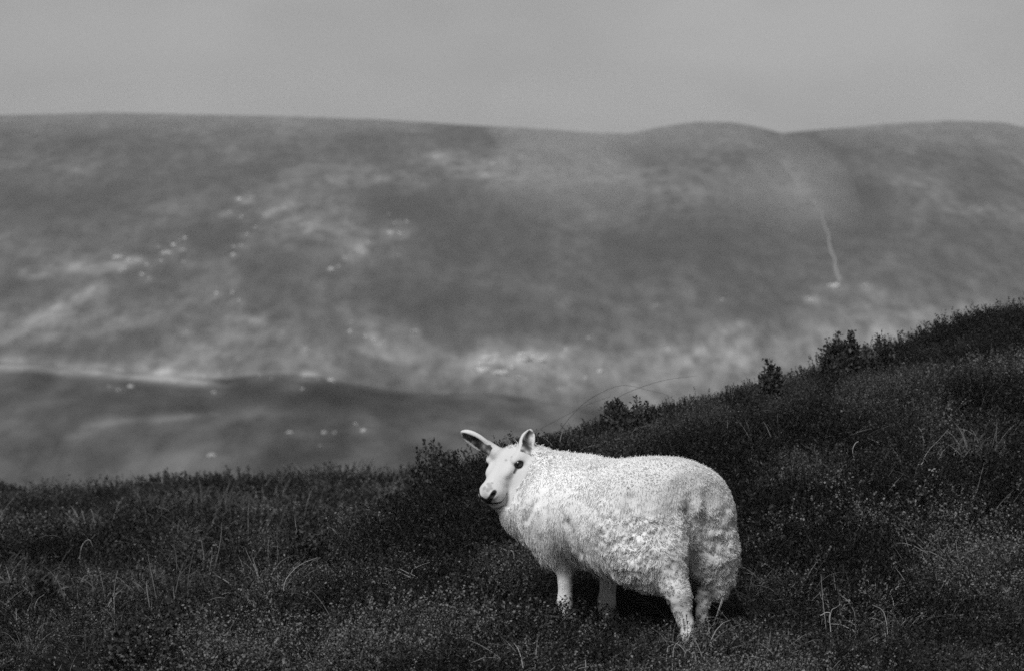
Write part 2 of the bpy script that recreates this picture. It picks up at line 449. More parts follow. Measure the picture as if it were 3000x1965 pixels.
def sprig(seed, bloom, stems=9, height=.15, spread=.55, leaf=.011, n_leaf=26):
    r = np.random.default_rng(seed)
    S = Soup()
    for i in range(stems):
        az = r.uniform(0, 2 * math.pi); lean = spread * math.sqrt(r.random())
        h = height * r.uniform(.6, 1.15)
        base = np.array([math.cos(az), math.sin(az), 0]) * .02 * r.random()
        d = np.array([math.cos(az) * lean, math.sin(az) * lean, 1.0])
        cv = np.array([r.normal(0, .25), r.normal(0, .25), 0])
        pts = [base + d * h * t + cv * h * t * t for t in np.linspace(0, 1, 5)]
        side = unit(np.cross(d, [r.normal(), r.normal(), .1]))
        S.ribbon(pts, [.0016, .0014, .0012, .001, .0006], .12, side)
        sb = r.uniform(.55, 1.2)
        for k in range(n_leaf):
            t = .28 + .72 * (k + r.random()) / n_leaf
            p = base + d * h * t + cv * h * t * t
            a2 = r.uniform(0, 2 * math.pi)
            dirv = unit(np.array([math.cos(a2), math.sin(a2), r.uniform(.3, 1.3)]))
            ln = leaf * r.uniform(.6, 1.5); wd = leaf * r.uniform(.16, .3)
            sd = unit(np.cross(dirv, [r.normal(), r.normal(), r.normal()]))
            br = sb * r.uniform(.08, .6) * (.4 + .7 * t)
            if r.random() < .08: br = r.uniform(1.0, 2.6)  # odd pale leaves: glints painted as leaf colour
            if bloom and t > .5 and r.random() < .55:
                br = r.uniform(1.6, 5.5); ln *= .6; wd *= 2.0
            S.quad(p - sd * wd * .4, p + dirv * ln * .5 - sd * wd, p + dirv * ln, p + dirv * ln * .5 + sd * wd, br)
    return S.mesh('heather_sprig')

def tuft(seed, blades=26, length=.22, w0=.0014):
    r = np.random.default_rng(seed)
    S = Soup()
    for i in range(blades):
        az = r.normal(0.0, .9)                      # wind leans the blades one way
        ln = length * r.uniform(.45, 1.25)
        base = np.array([r.normal(0, .045), r.normal(0, .045), 0])
        el = r.uniform(.4, 1.3); droop = r.uniform(.8, 2.6)
        pts = []; p = base.copy(); n_ = 7
        for k in range(n_):
            pts.append(p.copy())
            e = el - droop * (k / n_) ** 1.3
            p = p + ln / n_ * np.array([math.cos(az) * math.cos(e), math.sin(az) * math.cos(e), math.sin(e)])
        side = unit(np.array([-math.sin(az), math.cos(az), r.normal(0, .4)]))
        S.ribbon(pts, w0 * np.array([1, 1, .95, .9, .75, .55, .2]) * r.uniform(.7, 1.3), r.uniform(.25, 1.0), side)
    return S.mesh('grass_tuft')

def scatter(name, P, rot, scl, tone_, protos, mat, **props):
    me = bpy.data.meshes.new(name)
    me.vertices.add(len(P)); me.vertices.foreach_set('co', np.asarray(P, np.float32).ravel())
    a = me.attributes.new('rot', 'FLOAT_VECTOR', 'POINT'); a.data.foreach_set('vector', np.asarray(rot, np.float32).ravel())
    vattr(me, 'scl', scl); vattr(me, 'tone', tone_)
    a = me.attributes.new('pick', 'INT', 'POINT'); a.data.foreach_set('value', rng.integers(0, len(protos), len(P)).astype(np.int32))
    me.materials.append(mat)
    o = link(name, me, None, **props)
    g = bpy.data.node_groups.new(name, 'GeometryNodeTree')
    g.interface.new_socket('Geometry', in_out='INPUT', socket_type='NodeSocketGeometry')
    g.interface.new_socket('Geometry', in_out='OUTPUT', socket_type='NodeSocketGeometry')
    gi = g.nodes.new('NodeGroupInput'); go = g.nodes.new('NodeGroupOutput')
    ip = g.nodes.new('GeometryNodeInstanceOnPoints'); ip.inputs['Pick Instance'].default_value = True
    jn = g.nodes.new('GeometryNodeJoinGeometry')
    for pm in protos:
        pm.materials.append(mat)
        po = bpy.data.objects.new(pm.name, pm)
        oi = g.nodes.new('GeometryNodeObjectInfo'); oi.inputs['Object'].default_value = po
        gt = g.nodes.new('GeometryNodeGeometryToInstance')
        g.links.new(oi.outputs['Geometry'], gt.inputs[0]); g.links.new(gt.outputs[0], jn.inputs[0])
    def named(nm, typ):
        q = g.nodes.new('GeometryNodeInputNamedAttribute'); q.data_type = typ; q.inputs['Name'].default_value = nm
        return q.outputs['Attribute']
    er = g.nodes.new('FunctionNodeEulerToRotation')
    g.links.new(named('rot', 'FLOAT_VECTOR'), er.inputs[0]); g.links.new(er.outputs[0], ip.inputs['Rotation'])
    g.links.new(named('scl', 'FLOAT'), ip.inputs['Scale']); g.links.new(named('pick', 'INT'), ip.inputs['Instance Index'])
    g.links.new(gi.outputs[0], ip.inputs['Points']); g.links.new(jn.outputs[0], ip.inputs['Instance']); g.links.new(ip.outputs[0], go.inputs[0])
    mod = o.modifiers.new('scatter', 'NODES'); mod.node_group = g
    return o

def proj(x, y, z):
    return 1500 + F * x / y, CY - F * z / y

def field(n, y0, y1, which, power=1.0):
    """Random spots on the near hillside seen by the camera, with a margin."""
    u = rng.random(n)
    y = np.sqrt(y0 * y0 + (y1 * y1 - y0 * y0) * u ** power)
    x = (rng.uniform(-700, 3700, n) - 1500) / F * y
    s = sides(x, y)
    if which == 'A':
        keep = (s > .35) & (y < np.interp(x, RA[:, 0], RA[:, 1]) + 1.0)
    else:
        keep = (s < .75) & (y < np.interp(x, [-6.5, -5.0, -4.2, -3.2, -2.0, 0.0], [39, 37.5, 33.5, 30, 29, 29])) & (x < 0.6)
    return x[keep], y[keep]

# dark and pale patches of plants, and the lower-left hollow's shade painted in: (px, py, rx, ry, amount)
PATCH = [(420, 1850, 190, 60, -.8), (1000, 1450, 200, 40, -.2), (300, 1440, 500, 36, -.75), (800, 1420, 260, 26, -.4), (2050, 1340, 220, 45, -.6), (1780, 1210, 260, 45, -.6), (2900, 1420, 190, 70, -.6),
         (2560, 1630, 200, 60, -.35), (2350, 1640, 160, 50, -.3), (890, 1610, 60, 60, -.8), (640, 1560, 60, 60, -.7), (120, 1660, 60, 40, -.6), (330, 1590, 90, 30, -.6),
         (1650, 1800, 250, 80, -.45), (1850, 1800, 200, 90, -.5), (2700, 1000, 250, 60, -.35), (2350, 1160, 300, 60, -.2), (2950, 1000, 150, 80, -.35), (1500, 1330, 200, 50, -.5), (2900, 1900, 160, 70, -.35),
         (1350, 1560, 160, 90, -.3), (1260, 1310, 70, 40, -.7),
         (1250, 1840, 330, 50, .45), (800, 1870, 300, 50, .3), (2420, 1430, 200, 50, .35), (2700, 1560, 220, 50, .3), (2850, 1700, 200, 80, .25), (1150, 1450, 200, 40, .35),
         (900, 1680, 200, 50, .2), (180, 1870, 200, 40, .3), (2350, 1560, 150, 60, .15), (2900, 1340, 160, 40, .4), (2550, 1880, 250, 60, .1), (650, 1520, 260, 70, .15)]
def patch(px, py):
    t = np.zeros_like(px)
    for bx, by, rx, ry, a in PATCH:
        t = t + a * np.exp(-((px - bx) / rx) ** 2 - ((py - by) / ry) ** 2)
    return t

def lay(x, y, k, lo, hi):
    z = z_canopy(x, y) - CAN - 0.012
    e = .03
    gx = (z_canopy(x + e, y) - z_canopy(x - e, y)) / (2 * e); gy = (z_canopy(x, y + e) - z_canopy(x, y - e)) / (2 * e)
    N = len(x)
    rot = np.stack([np.arctan(gy) * .6 + rng.normal(0, k, N), -np.arctan(gx) * .6 + rng.normal(0, k, N), rng.uniform(0, 2 * math.pi, N)], -1)
    return np.stack([x, y, z], -1), rot, rng.uniform(lo, hi, N)

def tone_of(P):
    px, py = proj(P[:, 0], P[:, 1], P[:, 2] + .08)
    t = .27 + 1.5 * (mound(P[:, 0], P[:, 1]) - .62) + 1.1 * fbm(P[:, 0], P[:, 1], .6, 3, 3.0) + .5 * fbm(P[:, 0], P[:, 1], .14, 2, 8.0) + .6 * patch(px, py)  # creases darker, cushion tops paler: mound shading painted into the plant tone
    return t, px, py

# grass, thick in patches
GRASS = [(800, 1480, 260, 40, 1.0), (450, 1530, 400, 60, .7), (150, 1720, 260, 90, .8), (600, 1680, 300, 70, .45), (2180, 1270, 190, 55, 1.0), (2850, 1340, 230, 60, .9), (2450, 1790, 260, 80, .6),
         (2100, 1890, 330, 70, .7), (2750, 1260, 260, 50, .4), (2500, 1560, 400, 300, .12), (1700, 1900, 300, 60, .3), (950, 1370, 260, 30, .4)]
def grass_density(px, py):
    d_ = np.zeros_like(px)
    for bx, by, rx, ry, a in GRASS:
        d_ = d_ + a * np.exp(-((px - bx) / rx) ** 2 - ((py - by) / ry) ** 2)
    return d_
plain = [sprig(100 + i, False) for i in range(7)]
bloom = [sprig(200 + i, True) for i in range(5)]
xa, ya = field(60000, 10.8, 20.5, 'A')
xb, yb = field(60000, 12.0, 38.0, 'B', .8)
P, rot, scl = lay(np.concatenate([xa, xb]), np.concatenate([ya, yb]), .22, .6, 1.25)
scl *= np.where(P[:, 1] > 19, 1.25, 1.0)
tn, px, py = tone_of(P)
inflow = (fbm(P[:, 0], P[:, 1], .8, 3, 21.0) + .45 * (mound(P[:, 0], P[:, 1]) - .7) + .55 * patch(px, py) + rng.normal(0, .18, len(P))) > .22
tnp = np.clip(tn, .02, 1.25)
scl *= .82 + .35 * np.clip(.6 - tn, 0, .6)
scl *= 1 - .35 * np.exp(-((P[:, 1] - np.interp(P[:, 0], RA[:, 0], RA[:, 1])) / .9) ** 2) * sides(P[:, 0], P[:, 1])
bare = rng.random(len(P)) < .75 * np.clip(grass_density(px, py) - .15, 0, 1)
k = ~inflow & ~bare
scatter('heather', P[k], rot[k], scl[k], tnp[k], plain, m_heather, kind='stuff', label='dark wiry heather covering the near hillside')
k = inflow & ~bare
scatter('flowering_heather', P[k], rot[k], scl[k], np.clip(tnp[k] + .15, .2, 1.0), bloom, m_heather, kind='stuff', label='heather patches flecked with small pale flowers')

xa, ya = field(26000, 11.5, 20.0, 'A')
xb, yb = field(30000, 12.5, 30.0, 'B', .8)
P, rot, scl = lay(np.concatenate([xa, xb]), np.concatenate([ya, yb]), .12, .7, 1.35)
px, py = proj(P[:, 0], P[:, 1], P[:, 2] + .1)
dens = .03 + grass_density(px, py)
dens += np.where(sides(P[:, 0], P[:, 1]) < .5, .16, 0)
k = rng.random(len(P)) < dens * .75 * (1 + 1.2 * fbm(P[:, 0], P[:, 1], .6, 2, 5.0))
k &= ~((sides(P[:, 0], P[:, 1]) > .5) & (P[:, 1] > np.interp(P[:, 0], RA[:, 0], RA[:, 1]) - 1.1) & (rng.random(len(P)) < .93))
k &= ~((np.abs(P[:, 0] - .42) < .5) & (np.abs(P[:, 1] - 14.1) < .55) & (rng.random(len(P)) < .8))
P, rot, scl = P[k], rot[k], scl[k]
rot[:, 2] = rng.normal(.35, .6, len(P)) + np.where(rng.random(len(P)) < .3, math.pi, 0)
gt = np.clip(.38 + .5 * fbm(P[:, 0], P[:, 1], .5, 2, 15.0) + rng.normal(0, .12, len(P)) - .04 * (P[:, 1] > 20), .1, .9)
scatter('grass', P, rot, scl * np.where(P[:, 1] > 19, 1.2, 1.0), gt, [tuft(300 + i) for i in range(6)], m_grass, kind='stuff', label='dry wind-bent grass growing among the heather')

# ------------------------------------------------------------------ sheep
TH = math.radians(48)
SF = np.array([-math.cos(TH), math.sin(TH), 0.0])      # forward
SL = np.array([-math.sin(TH), -math.cos(TH), 0.0])     # to its left
SO = np.array([0.347, 14.2, -1.20])                    # under the trunk
def A(a, l, z):
    return SO + SF * a + SL * l + np.array([0, 0, z])

# grid, finer round the head
def axis(lo, hi, f0, f1, fine, coarse):
    a = [lo]
    while a[-1] < hi:
        a.append(a[-1] + (fine if f0 <= a[-1] <= f1 else coarse))
    return np.array(a)
gx = axis(-.30, .93, -.22, .06, .0033, .0075)
gy = axis(13.50, 14.80, 14.20, 14.52, .0033, .0075)
gz = axis(-1.26, -.33, -.66, -.35, .0033, .0075)
SDF = np.full((len(gx), len(gy), len(gz)), .25, np.float32)

def region(c, r):
    i0, i1 = np.searchsorted(gx, [c[0] - r, c[0] + r]); j0, j1 = np.searchsorted(gy, [c[1] - r, c[1] + r]); k0, k1 = np.searchsorted(gz, [c[2] - r, c[2] + r])
    sl = (slice(i0, i1), slice(j0, j1), slice(k0, k1))
    X = gx[i0:i1, None, None].astype(np.float32); Y_ = gy[None, j0:j1, None].astype(np.float32); Z_ = gz[None, None, k0:k1].astype(np.float32)
    return sl, X, Y_, Z_

def smin(a, b, k):
    h = np.clip(.5 + .5 * (b - a) / k, 0, 1)
    return b * (1 - h) + a * h - k * h * (1 - h)

def add(sl, d, k):
    SDF[sl] = smin(SDF[sl], d.astype(np.float32), k)
def cut(sl, d, k):
    SDF[sl] = -smin(-SDF[sl], d.astype(np.float32), k)

def cone_d(p0, r0, p1, r1, pad):
    p0 = np.asarray(p0, float); p1 = np.asarray(p1, float)
    c = (p0 + p1) / 2; R = np.linalg.norm(p1 - p0) / 2 + max(r0, r1) + pad
    sl, X, Y_, Z_ = region(c, R)
    d = p1 - p0; L2 = float(d @ d)
    t = np.clip(((X - p0[0]) * d[0] + (Y_ - p0[1]) * d[1] + (Z_ - p0[2]) * d[2]) / L2, 0, 1)
    q = np.sqrt((X - p0[0] - t * d[0]) ** 2 + (Y_ - p0[1] - t * d[1]) ** 2 + (Z_ - p0[2] - t * d[2]) ** 2)
    return sl, q - (r0 + (r1 - r0) * t)
def cone(p0, r0, p1, r1, k=.03):
    sl, d = cone_d(p0, r0, p1, r1, k + .02); add(sl, d, k)

def ell_d(c, axes, rad, pad):
    c = np.asarray(c, float); rad = np.asarray(rad, float)
    sl, X, Y_, Z_ = region(c, rad.max() + pad)
    s = 0; g = 0
    for ax, r in zip(axes, rad):
        q = (X - c[0]) * ax[0] + (Y_ - c[1]) * ax[1] + (Z_ - c[2]) * ax[2]
        s = s + (q / r) ** 2; g = g + (q / (r * r)) ** 2
    k0 = np.sqrt(s); k1 = np.sqrt(g)
    return sl, k0 * (k0 - 1) / np.maximum(k1, 1e-6)
def ell(c, axes, rad, k=.03):
    sl, d = ell_d(c, axes, rad, k + .02); add(sl, d, k)
WORLD = (np.array([1., 0, 0]), np.array([0, 1., 0]), np.array([0, 0, 1.]))
BODY = (SF, SL, np.array([0, 0, 1.]))

def W(px, py, Y): return at(px, py, Y)
# trunk as a loft of rounded sections
T = np.array([  # along, top, bottom, half width
    (-.475, .66, .46, .10), (-.455, .712, .42, .175), (-.41, .742, .38, .225), (-.33, .757, .345, .252), (-.22, .757, .32, .262), (-.10, .745, .315, .262),
    (.02, .742, .335, .252), (.11, .752, .365, .235), (.19, .757, .395, .205), (.27, .735, .42, .165), (.33, .69, .46, .115), (.37, .62, .52, .06)])
c0 = A(-.05, 0, .52)
sl, X, Y_, Z_ = region(c0, .62)
a = (X - SO[0]) * SF[0] + (Y_ - SO[1]) * SF[1]
l = (X - SO[0]) * SL[0] + (Y_ - SO[1]) * SL[1]
z = Z_ - SO[2]
top = np.interp(a, T[:, 0], T[:, 1]); bot = np.interp(a, T[:, 0], T[:, 2]); wd = np.interp(a, T[:, 0], T[:, 3])
hc = (top + bot) / 2; hh = (top - bot) / 2
pw = 2.35
nrm = ((np.abs(l) / wd) ** pw + (np.abs(z - hc) / hh) ** pw) ** (1 / pw)
d = (nrm - 1) * np.minimum(wd, hh) * .9
ex = np.maximum(np.maximum(a - .37, -.475 - a), 0)
d = np.where(ex > 0, np.sqrt(np.maximum(d, 0) ** 2 + ex ** 2), d)
add(sl, d, .02)

# hind quarters
cone(A(-.30, .13, .53), .155, A(-.365, .135, .42), .135, .07)
cone(A(-.365, .135, .42), .122, A(-.505, .115, .275), .042, .05)
cone(A(-.505, .115, .275), .038, A(-.545, .105, .12), .024, .03)
cone(A(-.545, .105, .12), .024, A(-.55, .105, -.045), .024, .02)
cone(A(-.33, -.13, .53), .150, A(-.375, -.15, .41), .115, .07)
cone(A(-.375, -.15, .41), .105, A(-.405, -.165, .295), .062, .05)
cone(A(-.395, -.118, .30), .030, A(-.385, -.112, .14), .022, .015)
cone(A(-.385, -.112, .14), .023, A(-.385, -.112, -.04), .023, .02)
# cleft under the tail, tail stump
sl, dd = cone_d(A(-.50, 0, .56), .012, A(-.47, 0, .36), .030, .05); cut(sl, dd, .045)
sl, dd = cone_d(A(-.53, -.005, .41), .022, A(-.45, -.01, .26), .045, .06); cut(sl, dd, .03)
for dY in (0, .12, .24):
    sl, dd = cone_d(W(2068, 1655, 13.70 + dY), .010, W(2050, 1745, 13.78 + dY), .022, .06); cut(sl, dd, .025)
cone(A(-.43, 0, .66), .030, A(-.475, .006, .58), .020, .03)
# fore quarters
for sg, w_ in ((1, 1.0), (-1, 1.12)):
    cone(A(.15, .13 * sg, .55), .120, A(.11, .125 * sg, .45), .085, .07)
    cone(A(.11, .125 * sg, .45), .075, A(.10, .112 * sg, .36), .040, .04)
    cone(A(.10, .112 * sg, .36), .032 * w_, A(.106, .106 * sg, .18), .0245 * w_, .03)
    ell(A(.112, .106 * sg, .205), BODY, (.030 * w_, .027 * w_, .035), .02)
    cone(A(.106, .106 * sg, .18), .0235 * w_, A(.104, .105 * sg, .02), .0235 * w_, .02)
# chest and neck
def W(px, py, Y): return at(px, py, Y)
ell(A(.19, .02, .51), BODY, (.165, .18, .16), .06)
HP = np.array([-.014, 14.395, -.414])                              # poll
Hh = unit(np.array([-.43, -.57, -.70])); Hs = unit(np.array([-Hh[1], Hh[0], 0])); Hu = np.cross(Hh, Hs)
HS = 1.06; LS = 1.17                                              # head size, extra breadth
def H(a_, b_, c_): return HP + HS * (Hh * a_ + Hs * b_ * LS + Hu * c_)
HEAD = (Hh, Hs, Hu)
cone(A(.17, .0, .570), .160, np.array([.125, 14.405, -.56]), .130, .05)
cone(np.array([.085, 14.452, -.508]), .090, np.array([.066, 14.425, -.515]), .104, .02)
cone(np.array([.066, 14.425, -.515]), .104, np.array([.046, 14.37, -.650]), .088, .014)
cone(np.array([.075, 14.40, -.68]), .095, np.array([.145, 14.38, -.68]), .125, .03)
# head
h0 = .02
def hcone(p0, r0, p1, r1, k=h0): cone(H(*p0), r0 * HS, H(*p1), r1 * HS, k)
def hell(c, r, k=h0): ell(H(*c), HEAD, np.array(r) * HS * np.array((1, LS, 1)), k)
hell((.030, 0, -.056), (.060, .060, .056), .03)
hcone((.050, 0, -.050), .051, (.175, 0, -.046), .039)
hell((.182, 0, -.050), (.038, .043, .041), .014)
hcone((.045, 0, -.098), .044, (.140, 0, -.082), .030)
hell((.174, 0, -.094), (.036, .030, .018), .007)                  # lower lip and chin
for s in (1, -1):
    hell((.068, .040 * s, -.082), (.058, .025, .048), .015)       # cheek
    hell((.048, .047 * s, -.010), (.026, .015, .013), .012)       # brow
    hell((.092, .032 * s, -.026), (.034, .016, .016), .014)
    hell((.178, .026 * s, -.064), (.034, .014, .018), .010)       # upper lip
    hell((.200, .018 * s, -.036), (.020, .015, .016), .008)       # nostril wing
    sl, dd = ell_d(H(.062, .068 * s, -.024), HEAD, np.array((.022, .013, .014)) * HS, .03); cut(sl, dd, .006)   # eye socket
    sl, dd = ell_d(H(.212, .026 * s, -.030), HEAD, np.array((.014, .008, .006)) * HS, .03); cut(sl, dd, .004)   # nostril
    sl, dd = cone_d(H(.214, .004 * s, -.068), .004, H(.186, .034 * s, -.073), .003, .02); cut(sl, dd, .005)     # mouth line
    sl, dd = cone_d(H(.186, .034 * s, -.073), .003, H(.145, .042 * s, -.070), .0025, .02); cut(sl, dd, .005)
# ears: cupped leaves
EARS = []
def ear(base, tip, opening, width, sgn):
    base = np.asarray(base, float); tip = np.asarray(tip, float)
    ln = np.linalg.norm(tip - base); e1 = (tip - base) / ln
    e3 = np.asarray(opening, float); e3 = unit(e3 - e1 * (e3 @ e1)); e2 = np.cross(e3, e1)
    c = (base + tip) / 2
    sl, d1 = ell_d(c, (e1, e2, e3), (ln / 2 * 1.06, width, .018), .05)
    c2 = c + e3 * .017 + e1 * .004
    _, d2 = ell_d(c, (e1, e2, e3), (ln / 2 * 1.06, width, .018), .05)
    sl2, X, Y_, Z_ = region(c, max(ln / 2 * 1.06, width) + .05)
    s = 0
    tt = ((X - c[0]) * e1[0] + (Y_ - c[1]) * e1[1] + (Z_ - c[2]) * e1[2]) / (ln / 2)
    for ax, r in zip((e1, e2, e3), (ln / 2 * .95, width * .80 * (1 - .30 * np.clip(tt, 0, 1)), .023)):
        q = (X - c2[0]) * ax[0] + (Y_ - c2[1]) * ax[1] + (Z_ - c2[2]) * ax[2]
        s = s + (q / r) ** 2
    dcut = (np.sqrt(s) - 1) * .02
    q2 = np.abs((X - c[0]) * e2[0] + (Y_ - c[1]) * e2[1] + (Z_ - c[2]) * e2[2])
    d1 = np.maximum(d1, (q2 - width * (1.02 - .78 * np.clip(tt, 0, 1.1) ** 2)) * .7)      # pointed tip
    d = -smin(-d1, dcut, .004)
    add(sl, d, .010)
    cone(base - e1 * .02, .026, base + e1 * .022 - e3 * .006, .021, .016)
    EARS.append((base, e1, e2, e3, ln, width))
ear(W(1441, 1318, 14.40), W(1352, 1265, 14.43), (-.32, -.62, -.72), .042, 1)
ear(W(1532, 1330, 14.36), W(1556, 1258, 14.41), (.28, -.95, -.1), .031, -1)

# surface nets
f = SDF
ins = f < 0
cnt = np.zeros(tuple(s - 1 for s in f.shape), np.int8)
for dx in (0, 1):
    for dy in (0, 1):
        for dz in (0, 1):
            cnt += ins[dx:f.shape[0] - 1 + dx, dy:f.shape[1] - 1 + dy, dz:f.shape[2] - 1 + dz]
I, J, K = np.nonzero((cnt > 0) & (cnt < 8))
vid = np.full(cnt.shape, -1, np.int32); vid[I, J, K] = np.arange(len(I))
acc = np.zeros((len(I), 3)); num = np.zeros(len(I))
corners = [(dx, dy, dz) for dx in (0, 1) for dy in (0, 1) for dz in (0, 1)]
for ca in corners:
    for ax in range(3):
        if ca[ax] == 1: continue
        cb = list(ca); cb[ax] = 1
        ia, ib = (I + ca[0], J + ca[1], K + ca[2]), (I + cb[0], J + cb[1], K + cb[2])
        v0, v1 = f[ia], f[ib]
        cr = (v0 < 0) != (v1 < 0)
        t = np.where(cr, v0 / np.where(cr, v0 - v1, 1), 0)
        pa = np.stack([gx[ia[0]], gy[ia[1]], gz[ia[2]]], -1); pb = np.stack([gx[ib[0]], gy[ib[1]], gz[ib[2]]], -1)
        acc += np.where(cr[:, None], pa + (pb - pa) * t[:, None], 0); num += cr
BV = acc / num[:, None]
BQ = []
for ax in range(3):
    s0 = [slice(None)] * 3; s1 = [slice(None)] * 3
    s0[ax] = slice(0, -1); s1[ax] = slice(1, None)
    a_, b_ = ins[tuple(s0)], ins[tuple(s1)]
    i, j, k = np.nonzero(a_ != b_)
    e = [i, j, k]; u1, u2 = (ax + 1) % 3, (ax + 2) % 3
    def cell(o1, o2):
        q = [x.copy() for x in e]; q[u1] -= o1; q[u2] -= o2
        return vid[q[0], q[1], q[2]]
    qd = np.stack([cell(1, 1), cell(0, 1), cell(0, 0), cell(1, 0)], -1)
    flip = ~a_[i, j, k]
    qd[flip] = qd[flip][:, ::-1]
    BQ.append(qd)
BQ = np.concatenate(BQ)
del SDF, f, ins, cnt, vid

def vnormals(V, Q):
    n = np.cross(V[Q[:, 2]] - V[Q[:, 0]], V[Q[:, 3]] - V[Q[:, 1]])
    N = np.zeros_like(V)
    for c in range(4): np.add.at(N, Q[:, c], n)
    return N / np.maximum(np.linalg.norm(N, axis=1, keepdims=True), 1e-12)
def smooth(V, Q, it, wv):
    for _ in range(it):
        S = np.zeros_like(V); C = np.zeros(len(V))
        for c in range(4):
            np.add.at(S, Q[:, c], V[Q[:, (c + 1) % 4]]); np.add.at(C, Q[:, c], 1)
            np.add.at(S, Q[:, c], V[Q[:, (c - 1) % 4]]); np.add.at(C, Q[:, c], 1)
        V = V + (S / C[:, None] - V) * (wv[:, None] * .6)
    return V
# where things are on the sheep
def anat(V):
    q = V - SO
    return q @ SF, q @ SL, q[:, 2]
def headc(V):
    q = (V - HP) / HS
    return q @ Hh, q @ Hs / LS, q @ Hu
ha, hb, hc_ = headc(BV)
def face_mask(V):
    """1 on the short-haired face and ears, 0 on the fleece."""
    ha, hb, hc_ = headc(V)
    lim = .000 + .55 * np.clip(-hc_ - .03, 0, .2) + .30 * np.clip(np.abs(hb) - .05, 0, 1)
    m = sstep((ha - lim) / .02 + .5) * ((np.abs(hb) < np.interp(ha, [0, .1, .135, .22], [.105, .095, .062, .048])) & (hc_ > -.132 + .18 * np.clip(ha - .04, 0, .15)) & (ha < .28) & (hc_ < .06))
    for base, e1, e2, e3, ln, wd in EARS:
        q = V - base
        t = q @ e1; r_ = np.hypot(q @ e2 / (wd * 1.25), q @ e3 / .032)
        m = np.maximum(m, ((t > .004) & (t < ln * 1.1) & (r_ < 1)) * 1.0)
    return m
fm = face_mask(BV)
BV = smooth(BV, BQ, 5, 1 - .75 * fm)
BN = vnormals(BV, BQ)
fa, fl, fz = anat(BV)
wool = (1 - fm) * sstep((fz - np.where(fa > -.05, .33, .14)) / .05)
hind = np.exp(-((fa + .40) / .17) ** 2) * sstep((.62 - fz) / .12)
# fleece locks: bumpy curls on the hind quarters, hanging folds along the flank
nf = vnoise(BV * np.array([1, 1, 1]) * 42) + .6 * vnoise(BV * 85 + 9)
fold = vnoise(np.stack([fa * 17 + 2 * fz, fl * 6, fz * 3.2], -1)) + .5 * vnoise(np.stack([fa * 38 + 3 * fz, fl * 9, fz * 5], -1) + 7)
big = vnoise(BV * 13 + 5)
curl = np.abs(vnoise(BV * 36 + 20 + 1.3 * np.stack([nf, nf, nf], -1)))
BV = BV + BN * (wool * (.006 * nf * (.5 + hind) + .034 * fold * sstep((.68 - fz) / .1) * sstep((fa + .3) / .15) + .009 * big + hind * .034 * (curl - .12)))[:, None]
# the crease behind the cheek and behind the shoulder
def line_dist(V, pts):
    d = np.full(len(V), 1e9)
    for p, q in zip(pts[:-1], pts[1:]):
        e = q - p; t = np.clip(((V - p) @ e) / (e @ e), 0, 1)
        d = np.minimum(d, np.linalg.norm(V - p - t[:, None] * e, axis=1))
    return d
BN = vnormals(BV, BQ)
def near_surf(px, py):
    """Nearest body point on the sight line of a pixel."""
    dv = unit(at(px, py, 14.0)); t = BV @ dv
    r_ = np.linalg.norm(BV - t[:, None] * dv, axis=1)
    k_ = np.nonzero(r_ < .012)[0]
    return BV[k_[np.argmin(t[k_])]] if len(k_) else BV[np.argmin(r_)]
for pts, wdt, dep in [([(1612, 1330), (1600, 1400), (1572, 1455), (1545, 1500), (1530, 1525)], .016, .010),
                      ([(1650, 1530), (1668, 1580), (1695, 1630)], .018, .016),
                      ([(1840, 1450), (1825, 1530), (1850, 1640)], .018, .012),
                      ([(2020, 1500), (2035, 1540), (2030, 1600)], .018, .016)]:
    L3 = [near_surf(*p) for p in pts]
    BV = BV - BN * (dep * np.exp(-(line_dist(BV, L3) / wdt) ** 2) * (1 - fm))[:, None]
BV = smooth(BV, BQ, 3, (1 - fm) * (1 - .8 * hind))
BN = vnormals(BV, BQ)

# coat colours
fa, fl, fz = anat(BV)
tone_b = np.full(len(BV), .73)
tone_b = tone_b * (1 - (1 - fm) * (.10 * sstep(.5 + 2.0 * vnoise(BV * 7 + 3)) + .14 * sstep(.5 + 2.2 * vnoise(np.stack([fa * 5.5, fl * 3, fz * 3], -1) + 8))))
tone_b = np.where(fm > .5, .52, tone_b)
ha, hb, hc_ = headc(BV)
nose = sstep((1 - np.sqrt(((ha - .218) / .014) ** 2 + (hb / .016) ** 2 + ((hc_ + .054) / .020) ** 2)) * 3)
mouth = np.zeros(len(BV))
for s in (1, -1):
    nose = np.maximum(nose, 1 - sstep((line_dist(BV, [H(.222, .004 * s, -.050), H(.216, .018 * s, -.036), H(.200, .033 * s, -.020)]) - .0085) / .003))
def flat_dist(pts):
    return line_dist(np.stack([ha, hc_, np.zeros(len(ha))], -1), [np.array([a_, c_, 0.]) for a_, c_ in pts])
mouth = (1 - sstep((flat_dist([(.225, -.064), (.200, -.074), (.156, -.070)]) - .0030) / .003)) * (ha > .158) * (np.abs(hb) < .05)
spots = np.zeros(len(BV))
for sa, sb, r_ in [(.185, .012, .005), (.178, .004, .004), (.193, .018, .004), (.200, .010, .005), (.172, .014, .003), (.196, -.004, .005), (.065, .02, .002), (.05, .035, .002)]:
    spots = np.maximum(spots, (1 - sstep((np.hypot(ha - sa, hb - sb) - r_) / .004)) * (hc_ > -.06) * .6)
lid = np.zeros(len(BV))
for s in (1, -1):
    lid = np.maximum(lid, 1 - sstep((np.sqrt(((ha - .063) / 1.25) ** 2 + (hb - .058 * s) ** 2 + (hc_ + .024) ** 2) - .0135) / .003))
lid = np.maximum(lid, .9 * (1 - sstep((flat_dist([(.074, -.028), (.094, -.034)]) - .0026) / .003)) * (np.abs(hb) > .035))
